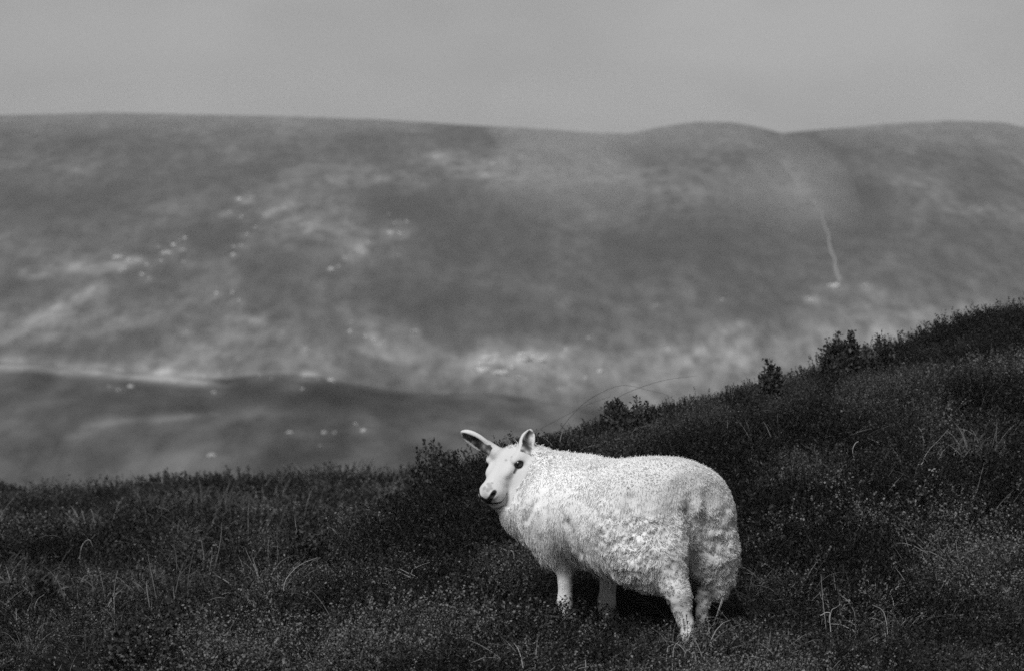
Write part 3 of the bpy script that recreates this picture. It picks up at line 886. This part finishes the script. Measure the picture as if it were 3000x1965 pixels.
for m_, v_ in ((spots, .22), (mouth, .03), (nose, .022), (lid, .03)):
    tone_b = tone_b * (1 - m_ * fm) + v_ * m_ * fm
for base, e1, e2, e3, ln, wdt in EARS:                            # darker, mottled insides of the ears
    q = BV - base
    t = q @ e1 / ln
    inn = (t > -.02) & (t < .93) & (np.abs(q @ e2) < wdt * (.66 - .75 * np.clip(t - .5, 0, 1))) & (BN @ e3 > .3) & (np.abs(q @ e3) < .03) & (fm > .5)
    nn = .5 + vnoise(BV * 55)
    tone_b = np.where(inn, .035 + .5 * nn ** 2.5, tone_b)
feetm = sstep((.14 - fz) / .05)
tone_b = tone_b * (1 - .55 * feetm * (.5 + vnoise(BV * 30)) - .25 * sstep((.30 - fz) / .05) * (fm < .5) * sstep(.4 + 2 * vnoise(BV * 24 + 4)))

m_body, n, b = new_mat('sheep_coat')
an = n.nodes.new('ShaderNodeAttribute'); an.attribute_name = 'tone'
n1 = n.nodes.new('ShaderNodeTexNoise'); n1.inputs['Scale'].default_value = 260; n1.inputs['Detail'].default_value = 4
bp = n.nodes.new('ShaderNodeBump'); bp.inputs['Strength'].default_value = .35; bp.inputs['Distance'].default_value = .004
gm = n.nodes.new('ShaderNodeNewGeometry')
n.links.new(gm.outputs['Position'], n1.inputs['Vector']); n.links.new(n1.outputs[0], bp.inputs['Height'])
n.links.new(bp.outputs[0], b.inputs['Normal']); n.links.new(an.outputs['Fac'], b.inputs['Base Color'])
b.inputs['Roughness'].default_value = .9; b.inputs['Specular IOR Level'].default_value = .1

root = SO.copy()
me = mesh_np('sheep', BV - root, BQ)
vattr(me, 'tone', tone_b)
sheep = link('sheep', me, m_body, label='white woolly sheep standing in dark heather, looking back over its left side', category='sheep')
sheep.location = root

# eyes
m_eye, n, b = new_mat('sheep_eye')
b.inputs['Base Color'].default_value = grey(.006); b.inputs['Roughness'].default_value = .12; b.inputs['Specular IOR Level'].default_value = .5
import bmesh
bm = bmesh.new(); bmesh.ops.create_uvsphere(bm, u_segments=20, v_segments=12, radius=.0146)
em = bpy.data.meshes.new('eye'); bm.to_mesh(em); bm.free()
em.polygons.foreach_set('use_smooth', [True] * len(em.polygons))
for s in (1, -1):
    o = link('eye', em, m_eye, sheep)
    o.location = H(.062, .0555 * s, -.024) - root

# fleece strands
tri_a = np.linalg.norm(np.cross(BV[BQ[:, 2]] - BV[BQ[:, 0]], BV[BQ[:, 3]] - BV[BQ[:, 1]]), axis=1) / 2
wq = wool[BQ].mean(1)
leg = (1 - fm[BQ].mean(1)) * (1 - wq)
wgt = tri_a * (wq + 2.2 * leg)
NS = 125000
pick = rng.choice(len(BQ), NS, p=wgt / wgt.sum())
uv = rng.random((NS, 2))
q = BQ[pick]
def bil(arr):
    a_, b_, c_, d_ = arr[q[:, 0]], arr[q[:, 1]], arr[q[:, 2]], arr[q[:, 3]]
    u, v = (uv[:, :1], uv[:, 1:]) if arr.ndim > 1 else (uv[:, 0], uv[:, 1])
    return a_ * (1 - u) * (1 - v) + b_ * u * (1 - v) + c_ * u * v + d_ * (1 - u) * v
SP = bil(BV); SN = bil(BN); SN /= np.linalg.norm(SN, axis=1, keepdims=True)
SW = bil(wool); ST = bil(tone_b)
sa, sl_, sz = anat(SP)
def lerp(a_, b_, t): return a_ + (b_ - a_) * t
ruff = np.exp(-(np.linalg.norm(SP - np.array([.06, 14.38, -.52]), axis=1) / .14) ** 2)
hindm = sstep((-.22 - sa) / .12) * sstep((.62 - sz) / .1)
flank = sstep((.70 - sz) / .1) * (1 - hindm)
length = lerp(.009, .0095 + .006 * flank + .009 * ruff + .002 * hindm + .012 * flank * sstep((.42 - sz) / .1), SW)
g = np.array([0, 0, -1.0])
comb = g + SF * -.25
tang = comb - SN * (SN @ comb)[:, None]
nz3 = np.stack([vnoise(SP * 60 + o) for o in (0, 17, 31)], -1)
nl3 = np.stack([vnoise(SP * 18 + o) for o in (5, 27, 41)], -1)
drt = SN * (.50 - .20 * flank)[:, None] + tang * (.35 + .65 * flank + .3 * ruff)[:, None] + nz3 * (.22 + .75 * hindm)[:, None] + nl3 * (.30 + .6 * hindm)[:, None] + rng.normal(0, .10, SP.shape)
drt /= np.linalg.norm(drt, axis=1, keepdims=True)
# locks: strand tips gather towards the tip of the nearest lock
NC = 9000
cpick = rng.choice(NS, NC, replace=False)
kd = kdtree.KDTree(NC)
for i, c in enumerate(cpick): kd.insert(SP[c], i)
kd.balance()
near_c = np.array([kd.find(p)[1] for p in SP])
CT = SP[cpick] + drt[cpick] * (length[cpick] * 1.15)[:, None]
CTs = CT[near_c]
cl = ((.16 + .3 * hindm) * SW * (.6 + .6 * rng.random(NS)))[:, None]
segs = 2
side = np.cross(drt, SN + rng.normal(0, .15, SN.shape)); side /= np.maximum(np.linalg.norm(side, axis=1, keepdims=True), 1e-9)
length = np.where((sa < -.25) & (sz < .30), np.minimum(length, .006), length)
length *= rng.uniform(.6, 1.15, NS) * np.where(rng.random(NS) < .02, 1.6, 1.0) * np.where((sz > .69) & (rng.random(NS) < .05), 2.2, 1.0)
wdt = lerp(.0008, .00125, SW) * rng.uniform(.7, 1.3, NS)
side2 = np.cross(side, drt); side2 /= np.maximum(np.linalg.norm(side2, axis=1, keepdims=True), 1e-9)
VV = np.zeros((NS, 3 * (segs + 1), 3), np.float32)
curlv = rng.normal(0, 1, (NS, 3)) * (.08 + .18 * hindm)[:, None]
for k in range(segs + 1):
    t = k / segs
    p = SP - SN * .003 + drt * (length * t)[:, None] + (CTs - (SP + drt * length[:, None])) * cl * t * t + curlv * (length * math.sin(t * 3.1))[:, None] + g * (length * .25 * t * t)[:, None]
    wk = (wdt * (1.0, .9, .25)[k])[:, None]
    for c_ in range(3):
        a_ = 2 * math.pi * c_ / 3
        VV[:, 3 * k + c_] = p + (side * math.cos(a_) + side2 * math.sin(a_)) * wk
base_i = (np.arange(NS) * 3 * (segs + 1))[:, None]
fq = np.concatenate([base_i + np.array([3 * k + c_, 3 * k + 3 + c_, 3 * k + 3 + (c_ + 1) % 3, 3 * k + (c_ + 1) % 3]) for k in range(segs) for c_ in range(3)])
lock_tone = rng.normal(1, .03, NC)[near_c]
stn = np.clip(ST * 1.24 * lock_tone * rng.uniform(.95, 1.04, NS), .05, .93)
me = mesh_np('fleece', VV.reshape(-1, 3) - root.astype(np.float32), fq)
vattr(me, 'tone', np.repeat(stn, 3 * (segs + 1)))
m_wool, n, b = new_mat('sheep_wool')
an = n.nodes.new('ShaderNodeAttribute'); an.attribute_name = 'tone'
n.links.new(an.outputs['Fac'], b.inputs['Base Color'])
b.inputs['Roughness'].default_value = .95; b.inputs['Specular IOR Level'].default_value = .05
tl = n.nodes.new('ShaderNodeBsdfTranslucent'); mx = n.nodes.new('ShaderNodeMixShader'); mx.inputs[0].default_value = .2
n.links.new(an.outputs['Fac'], tl.inputs['Color']); n.links.new(b.outputs[0], mx.inputs[1]); n.links.new(tl.outputs[0], mx.inputs[2])
n.links.new(mx.outputs[0], n.nodes['Material Output'].inputs['Surface'])
link('fleece', me, m_wool, sheep, kind='stuff')
# ------------------------------------------------------------------ bushes on and below the skyline
m_bush, n, b = new_mat('bush_leaf')
av = n.nodes.new('ShaderNodeAttribute'); av.attribute_name = 'v'
mr = n.nodes.new('ShaderNodeMapRange'); mr.inputs['To Min'].default_value = .006; mr.inputs['To Max'].default_value = .09
n.links.new(av.outputs['Fac'], mr.inputs['Value']); n.links.new(mr.outputs[0], b.inputs['Base Color'])
m_stem, n, b = new_mat('woody_stem'); b.inputs['Base Color'].default_value = grey(.03)

def tube(pts, rad, sides_=5):
    pts = [np.asarray(p, float) for p in pts]
    V, Q = [], []
    for i, p in enumerate(pts):
        d = unit(pts[min(i + 1, len(pts) - 1)] - pts[max(i - 1, 0)])
        u = unit(np.cross(d, [.3, .5, .8])); v = np.cross(d, u)
        for k in range(sides_):
            a_ = 2 * math.pi * k / sides_
            V.append(p + (u * math.cos(a_) + v * math.sin(a_)) * rad[i])
        if i:
            for k in range(sides_):
                k2 = (k + 1) % sides_
                Q.append(((i - 1) * sides_ + k, (i - 1) * sides_ + k2, i * sides_ + k2, i * sides_ + k))
    return V, Q

def hit_near(px, py):
    Y = np.arange(11.5, 38, .03)
    k = np.nonzero(z_canopy((px - 1500) / F * Y, Y) - .03 >= -(py - CY) / F * Y)[0]
    return Y[k[0]] if len(k) else None

def bush(px, py, Y, height, width, seed, label, shoots=34):
    r = np.random.default_rng(seed)
    Yh = hit_near(px, py + 60)
    if Yh is not None and abs(Yh - Y) < 3: Y = Yh
    p = at(px, py, Y); base = np.array([p[0], Y, float(z_canopy(p[0], Y)) - CAN - .01])
    height = max(height, p[2] - base[2]) * 1.06
    e = link('heather_bush', None, None, label=label, category='bush', group='dark bushes on the near slope')
    e.location = base
    S = Soup(); V, Q = [], []
    for i in range(shoots):
        az = r.uniform(0, 2 * math.pi); rr = width / 2 * math.sqrt(r.random())
        b0 = np.array([math.cos(az), math.sin(az), 0]) * rr * .35
        tip = np.array([math.cos(az) * rr * 1.05, math.sin(az) * rr * 1.05, height * (1 - .45 * (2 * rr / width) ** 2) * r.uniform(.62, 1.06)])
        mid = (b0 + tip) / 2 + np.array([math.cos(az), math.sin(az), -.2]) * rr * .25
        pts = [b0 * (1 - t) ** 2 + 2 * mid * t * (1 - t) + tip * t * t for t in np.linspace(0, 1, 6)]
        v_, q_ = tube(pts, np.linspace(.0045, .0012, 6), 4)
        o_ = len(V); V += v_; Q += [tuple(o_ + k for k in q) for q in q_]
        for k in range(64):
            t = .2 + .8 * ((k + r.random()) / 64) ** .6
            c = b0 * (1 - t) ** 2 + 2 * mid * t * (1 - t) + tip * t * t + r.normal(0, .012, 3) * (1.2 - .6 * t)
            dv = unit(np.array([r.normal(), r.normal(), r.uniform(.2, 1.6)])); ln = r.uniform(.012, .024); w_ = ln * r.uniform(.22, .42)
            sd = unit(np.cross(dv, r.normal(0, 1, 3)))
            br = r.uniform(.05, .6) if r.random() > .06 else r.uniform(.7, 1.3)
            S.quad(c - sd * w_ * .4, c + dv * ln * .5 - sd * w_, c + dv * ln, c + dv * ln * .5 + sd * w_, br)
    link('foliage', S.mesh('foliage'), m_bush, e, kind='stuff')
    link('stem', mesh_np('stem', V, Q), m_stem, e)

bush(1262, 1288, 18.0, .2, .20, 1, 'dark ragged bush on the skyline just left of the sheep\'s ears', 30)
bush(1300, 1306, 18.2, .16, .22, 2, 'low dark bush between the ragged skyline bush and the sheep\'s head', 26)
bush(1850, 1166, 17.8, .2, .34, 3, 'wide rounded dark bush on the skyline above the sheep\'s shoulders', 46)
bush(2256, 1056, 18.0, .12, .10, 4, 'small round dark bush standing alone on the right skyline', 18)
bush(2478, 980, 18.4, .2, .24, 5, 'tall spiky dark bush, highest of the clump on the right skyline', 34)
bush(2436, 1004, 18.4, .16, .13, 6, 'thin dark bush at the left end of the right skyline clump', 14)
bush(2582, 988, 18.5, .16, .14, 7, 'compact dark bush right of the spiky one on the skyline', 20)
bush(640, 1522, 21.0, .2, .22, 8, 'dark blurred bush standing in the pale grass on the left', 30)
bush(890, 1560, 16.6, .22, .24, 9, 'dark upright bush against the edge of the near heather bank', 34)
bush(545, 1590, 20.2, .14, .20, 10, 'low dark bush left of the one in the pale grass', 22)
bush(340, 1566, 21.0, .14, .30, 11, 'long low dark bush among the grass at far left', 30)
bush(520, 1756, 14.3, .2, .26, 12, 'dark bush over the shaded hollow at lower left', 32)
bush(420, 1830, 13.7, .2, .28, 13, 'dark bush in the shaded hollow near the lower left corner', 32)
bush(90, 1668, 18.6, .14, .24, 14, 'small dark bush near the left edge of the picture', 24)
bush(510, 1375, 27.2, .16, .5, 15, 'broad dark bush on the left skyline', 40)
bush(690, 1368, 27.2, .14, .5, 16, 'flat dark bush on the skyline between the left bush and the sheep', 40)

# ------------------------------------------------------------------ single grass stalks that stand out
m_stalk, n, b = new_mat('dry_stalk'); b.inputs['Base Color'].default_value = grey(.32); b.inputs['Roughness'].default_value = .6
m_stalk_d, n, b = new_mat('dark_stalk'); b.inputs['Base Color'].default_value = grey(.05)
def stalk(pts, Y, r0, r1, label, mat=m_stalk, dy=0.0, group='single grass stalks'):
    Yh = hit_near(*pts[0])
    if Yh is not None and abs(Yh - Y) < 3: Y = Yh
    ctrl = [at(px, py, Y + dy * i / max(len(pts) - 1, 1)) for i, (px, py) in enumerate(pts)]
    g = float(z_canopy(ctrl[0][0], ctrl[0][1])) - CAN
    if ctrl[0][2] > g + .02:
        ctrl = [np.array([ctrl[0][0] - .4 * (ctrl[1][0] - ctrl[0][0]), ctrl[0][1] + .01, max(g - .01, ctrl[0][2] - .12)])] + ctrl
    C = [2 * ctrl[0] - ctrl[1]] + ctrl + [2 * ctrl[-1] - ctrl[-2]]
    out_ = []
    for i in range(1, len(C) - 2):
        p0, p1, p2, p3 = C[i - 1:i + 3]
        for t in np.linspace(0, 1, 7)[:-1]:
            out_.append(.5 * (2 * p1 + (p2 - p0) * t + (2 * p0 - 5 * p1 + 4 * p2 - p3) * t * t + (3 * p1 - p0 - 3 * p2 + p3) * t ** 3))
    out_.append(ctrl[-1])
    o0 = out_[0].copy()
    V, Q = tube([p - o0 for p in out_], .72 * np.linspace(r0, r1, len(out_)), 5)
    o = link('grass_stalk', mesh_np('grass_stalk', V, Q), mat, label=label, category='grass stalk', group=group)
    o.location = o0
stalk([(1760, 1225), (1800, 1172), (1860, 1140), (1950, 1112), (2040, 1100)], 17.7, .0022, .0007, 'long dark grass stalk arching right over the skyline above the sheep', m_stalk_d)
stalk([(1640, 1262), (1700, 1190), (1760, 1150), (1825, 1128), (1900, 1142), (1960, 1158)], 17.9, .0020, .0008, 'dark grass stalk bent over like a hook on the skyline above the sheep', m_stalk_d)
stalk([(1560, 1275), (1640, 1225), (1720, 1185), (1790, 1160)], 18.2, .0018, .0006, 'short dark grass stalk rising from the skyline behind the ears', m_stalk_d)
stalk([(2503, 1348), (2498, 1318), (2506, 1298), (2515, 1292)], 15.9, .0032, .0016, 'short thick pale stalk curling up right of the sheep\'s rump')
stalk([(2578, 1305), (2560, 1290), (2542, 1282)], 16.2, .0030, .0010, 'short pale stalk lying slantwise right of the curled stalk')
stalk([(2700, 1362), (2720, 1320), (2750, 1288), (2780, 1255)], 15.9, .0016, .0006, 'long straight thin stalk leaning right on the right slope')
stalk([(2690, 1368), (2698, 1360), (2706, 1352)], 15.8, .0050, .0022, 'stubby pale stalk end at the foot of the leaning stalk')
stalk([(2664, 1430), (2658, 1424), (2652, 1418)], 15.3, .0040, .0018, 'stubby pale stalk in the dark hollow on the right slope')
stalk([(2420, 1840), (2412, 1770), (2408, 1720), (2405, 1680)], 13.5, .0018, .0007, 'upright thin stalk standing right of the sheep\'s hind legs')
stalk([(2434, 1850), (2430, 1810), (2432, 1795), (2420, 1793), (2403, 1802)], 13.4, .0032, .0016, 'thick pale stalk bent over at the tip below the upright one')
stalk([(2434, 1795), (2450, 1778), (2466, 1766)], 13.4, .0024, .0008, 'pale blade branching up beside the bent thick stalk')
stalk([(2505, 1805), (2495, 1775), (2480, 1755), (2462, 1742)], 13.7, .0026, .0008, 'pale blade leaning left above the dry tangle')
stalk([(2600, 1850), (2592, 1800), (2580, 1782), (2555, 1770)], 13.6, .0026, .0010, 'pale blade arching left at the right of the dry tangle')
stalk([(2505, 1855), (2480, 1836), (2460, 1828), (2434, 1826)], 13.4, .0028, .0010, 'pale blade lying low across the dry tangle')
stalk([(2630, 1722), (2640, 1708), (2670, 1705), (2705, 1712)], 14.0, .0022, .0010, 'pale arched stalk on the right, above the dry tangle')
stalk([(1955, 1905), (1966, 1890), (1982, 1884), (2000, 1898), (2008, 1912)], 13.1, .0030, .0016, 'pale bent twig like a small arch in front of the hind hooves')
stalk([(1970, 1965), (1972, 1915), (1976, 1892), (1990, 1876)], 13.1, .0024, .0010, 'pale twig rising from the small arch in front of the hind hooves')
stalk([(2010, 1905), (2040, 1930), (2080, 1965)], 13.1, .0018, .0008, 'long straight stalk slanting down right at the bottom edge')
stalk([(832, 1716), (850, 1680), (885, 1650), (930, 1632)], 14.9, .0022, .0008, 'long thin stalk arching right at the edge of the left heather bank')
stalk([(1230, 1700), (1200, 1680), (1170, 1664)], 14.6, .0026, .0012, 'upper of two crossed straws on the heather left of the sheep')
stalk([(1235, 1692), (1205, 1690), (1165, 1672)], 14.5, .0022, .0012, 'lower of two crossed straws on the heather left of the sheep')
stalk([(1205, 1678), (1220, 1660), (1260, 1645)], 14.6, .0014, .0006, 'thin straw rising right from the two crossed straws')
stalk([(1505, 1622), (1488, 1612), (1468, 1606)], 14.6, .0030, .0014, 'short pale straw lying under the sheep\'s chest')
stalk([(335, 1790), (334, 1740), (338, 1700), (345, 1670)], 17.4, .0014, .0006, 'upright pale stalk in the grass at left')
stalk([(1060, 1425), (1050, 1395), (1052, 1370), (1068, 1345)], 26.0, .0024, .0010, 'tall pale stalk on the skyline left of the ragged bush')
stalk([(235, 1620), (245, 1590), (262, 1580), (272, 1600)], 20.8, .0022, .0012, 'thick pale stalk bent over beside the long low bush at far left')
stalk([(100, 1790), (110, 1755), (130, 1740)], 17.4, .0018, .0008, 'pale blade bending right low at far left')

# ------------------------------------------------------------------ boulders on the far hills
m_rock, n, b = new_mat('pale_rock')
no = n.nodes.new('ShaderNodeTexNoise'); no.inputs['Scale'].default_value = 1.4; no.inputs['Detail'].default_value = 5
cr = n.nodes.new('ShaderNodeValToRGB')
cr.color_ramp.elements[0].position = .3; cr.color_ramp.elements[0].color = grey(.18); cr.color_ramp.elements[1].position = .7; cr.color_ramp.elements[1].color = grey(.6)
gm = n.nodes.new('ShaderNodeNewGeometry'); n.links.new(gm.outputs['Position'], no.inputs['Vector'])
n.links.new(no.outputs[0], cr.inputs[0]); n.links.new(cr.outputs[0], b.inputs['Base Color'])
ORD = 'first second third fourth fifth sixth seventh eighth ninth tenth'.split()
def PLACE(k_, n_):
    if k_ == 0: return 'leftmost'
    if k_ == n_ - 1: return 'rightmost'
    return ORD[k_] + ' from left' if k_ <= n_ // 2 else ORD[n_ - 1 - k_] + ' from right'
rocks = []
for k in range(4):
    bm = bmesh.new(); bmesh.ops.create_icosphere(bm, subdivisions=2, radius=1.0)
    for v in bm.verts:
        d_ = v.co.normalized()
        v.co = d_ * (1 + .35 * mnoise.noise(d_ * 1.7 + Vector((k * 7, 0, 0)))); v.co.z *= .7
        v.co.z = max(v.co.z, -.35)
    rm = bpy.data.meshes.new('boulder'); bm.to_mesh(rm); bm.free(); rm.materials.append(m_rock); rocks.append(rm)
for label, pts, sz in ROCKS:
    head, tail_ = label.split(' ', 2)[:2], label.split(' ', 2)[2]
    for k_, (px, py) in enumerate(sorted(pts)):
        p = hit_far(px, py)
        o = bpy.data.objects.new('boulder', rocks[int(rng.integers(4))]); col.objects.link(o)
        s_ = sz * (.6 + 1.0 * rng.random() ** 2)
        o.location = (p[0], p[1], p[2] + s_ * .25)
        o.scale = (s_ * rng.uniform(.9, 2.4), s_, s_ * rng.uniform(.8, 1.2)); o.rotation_euler = (0, 0, rng.uniform(0, 6.28))
        o['label'] = '%s %s %s, %s' % (head[0], head[1], tail_, PLACE(k_, len(pts))); o['category'] = 'boulder'; o['group'] = label.replace('pale boulder', 'boulders').replace('small boulder', 'small boulders').replace('bright boulder', 'bright boulders').replace('bright rock', 'bright rocks')

# ------------------------------------------------------------------ moist air between the hills
m_haze = bpy.data.materials.new('haze'); m_haze.use_nodes = True
n = m_haze.node_tree; n.nodes.clear()
mo = n.nodes.new('ShaderNodeOutputMaterial'); pv = n.nodes.new('ShaderNodeVolumePrincipled')
pv.inputs['Color'].default_value = grey(.95); pv.inputs['Density'].default_value = .00026; pv.inputs['Anisotropy'].default_value = 0.0
n.links.new(pv.outputs[0], mo.inputs['Volume'])
lo, hi = (-1500, -330, -145), (1500, 2450, 150)
V = [(x, y, z) for x in (lo[0], hi[0]) for y in (lo[1], hi[1]) for z in (lo[2], hi[2])]
Q = [(0, 1, 3, 2), (4, 6, 7, 5), (0, 4, 5, 1), (2, 3, 7, 6), (0, 2, 6, 4), (1, 5, 7, 3)]
link('haze', mesh_np('haze', V, Q, smooth=False), m_haze, kind='stuff')

# banks of low mist lying along the ridge and against the slope
m_mist = bpy.data.materials.new('mist'); m_mist.use_nodes = True
n = m_mist.node_tree; n.nodes.clear()
mo = n.nodes.new('ShaderNodeOutputMaterial'); pv = n.nodes.new('ShaderNodeVolumePrincipled')
pv.inputs['Color'].default_value = grey(.97); pv.inputs['Density'].default_value = .0028; pv.inputs['Anisotropy'].default_value = 0.0
n.links.new(pv.outputs[0], mo.inputs['Volume'])
bm = bmesh.new(); bmesh.ops.create_icosphere(bm, subdivisions=4, radius=1.0)
mm = bpy.data.meshes.new('mist_bank'); bm.to_mesh(mm); bm.free(); mm.materials.append(m_mist)
mm.polygons.foreach_set('use_smooth', [True] * len(mm.polygons))
for px, py, Y, rx, ry, rz, tilt in [(1830, 372, 1340, 52, 75, 20, .12), (620, 330, 1350, 95, 60, 15, -.04), (2800, 356, 1350, 50, 70, 20, .0), (1660, 590, 1190, 26, 60, 24, .5), (2330, 640, 1180, 20, 55, 26, -.25)]:
    p = at(px, py, Y)
    o = bpy.data.objects.new('mist_bank', mm); col.objects.link(o)
    o.location = p; o.scale = (rx, ry, rz); o.rotation_euler = (0, tilt, 0); o['kind'] = 'stuff'
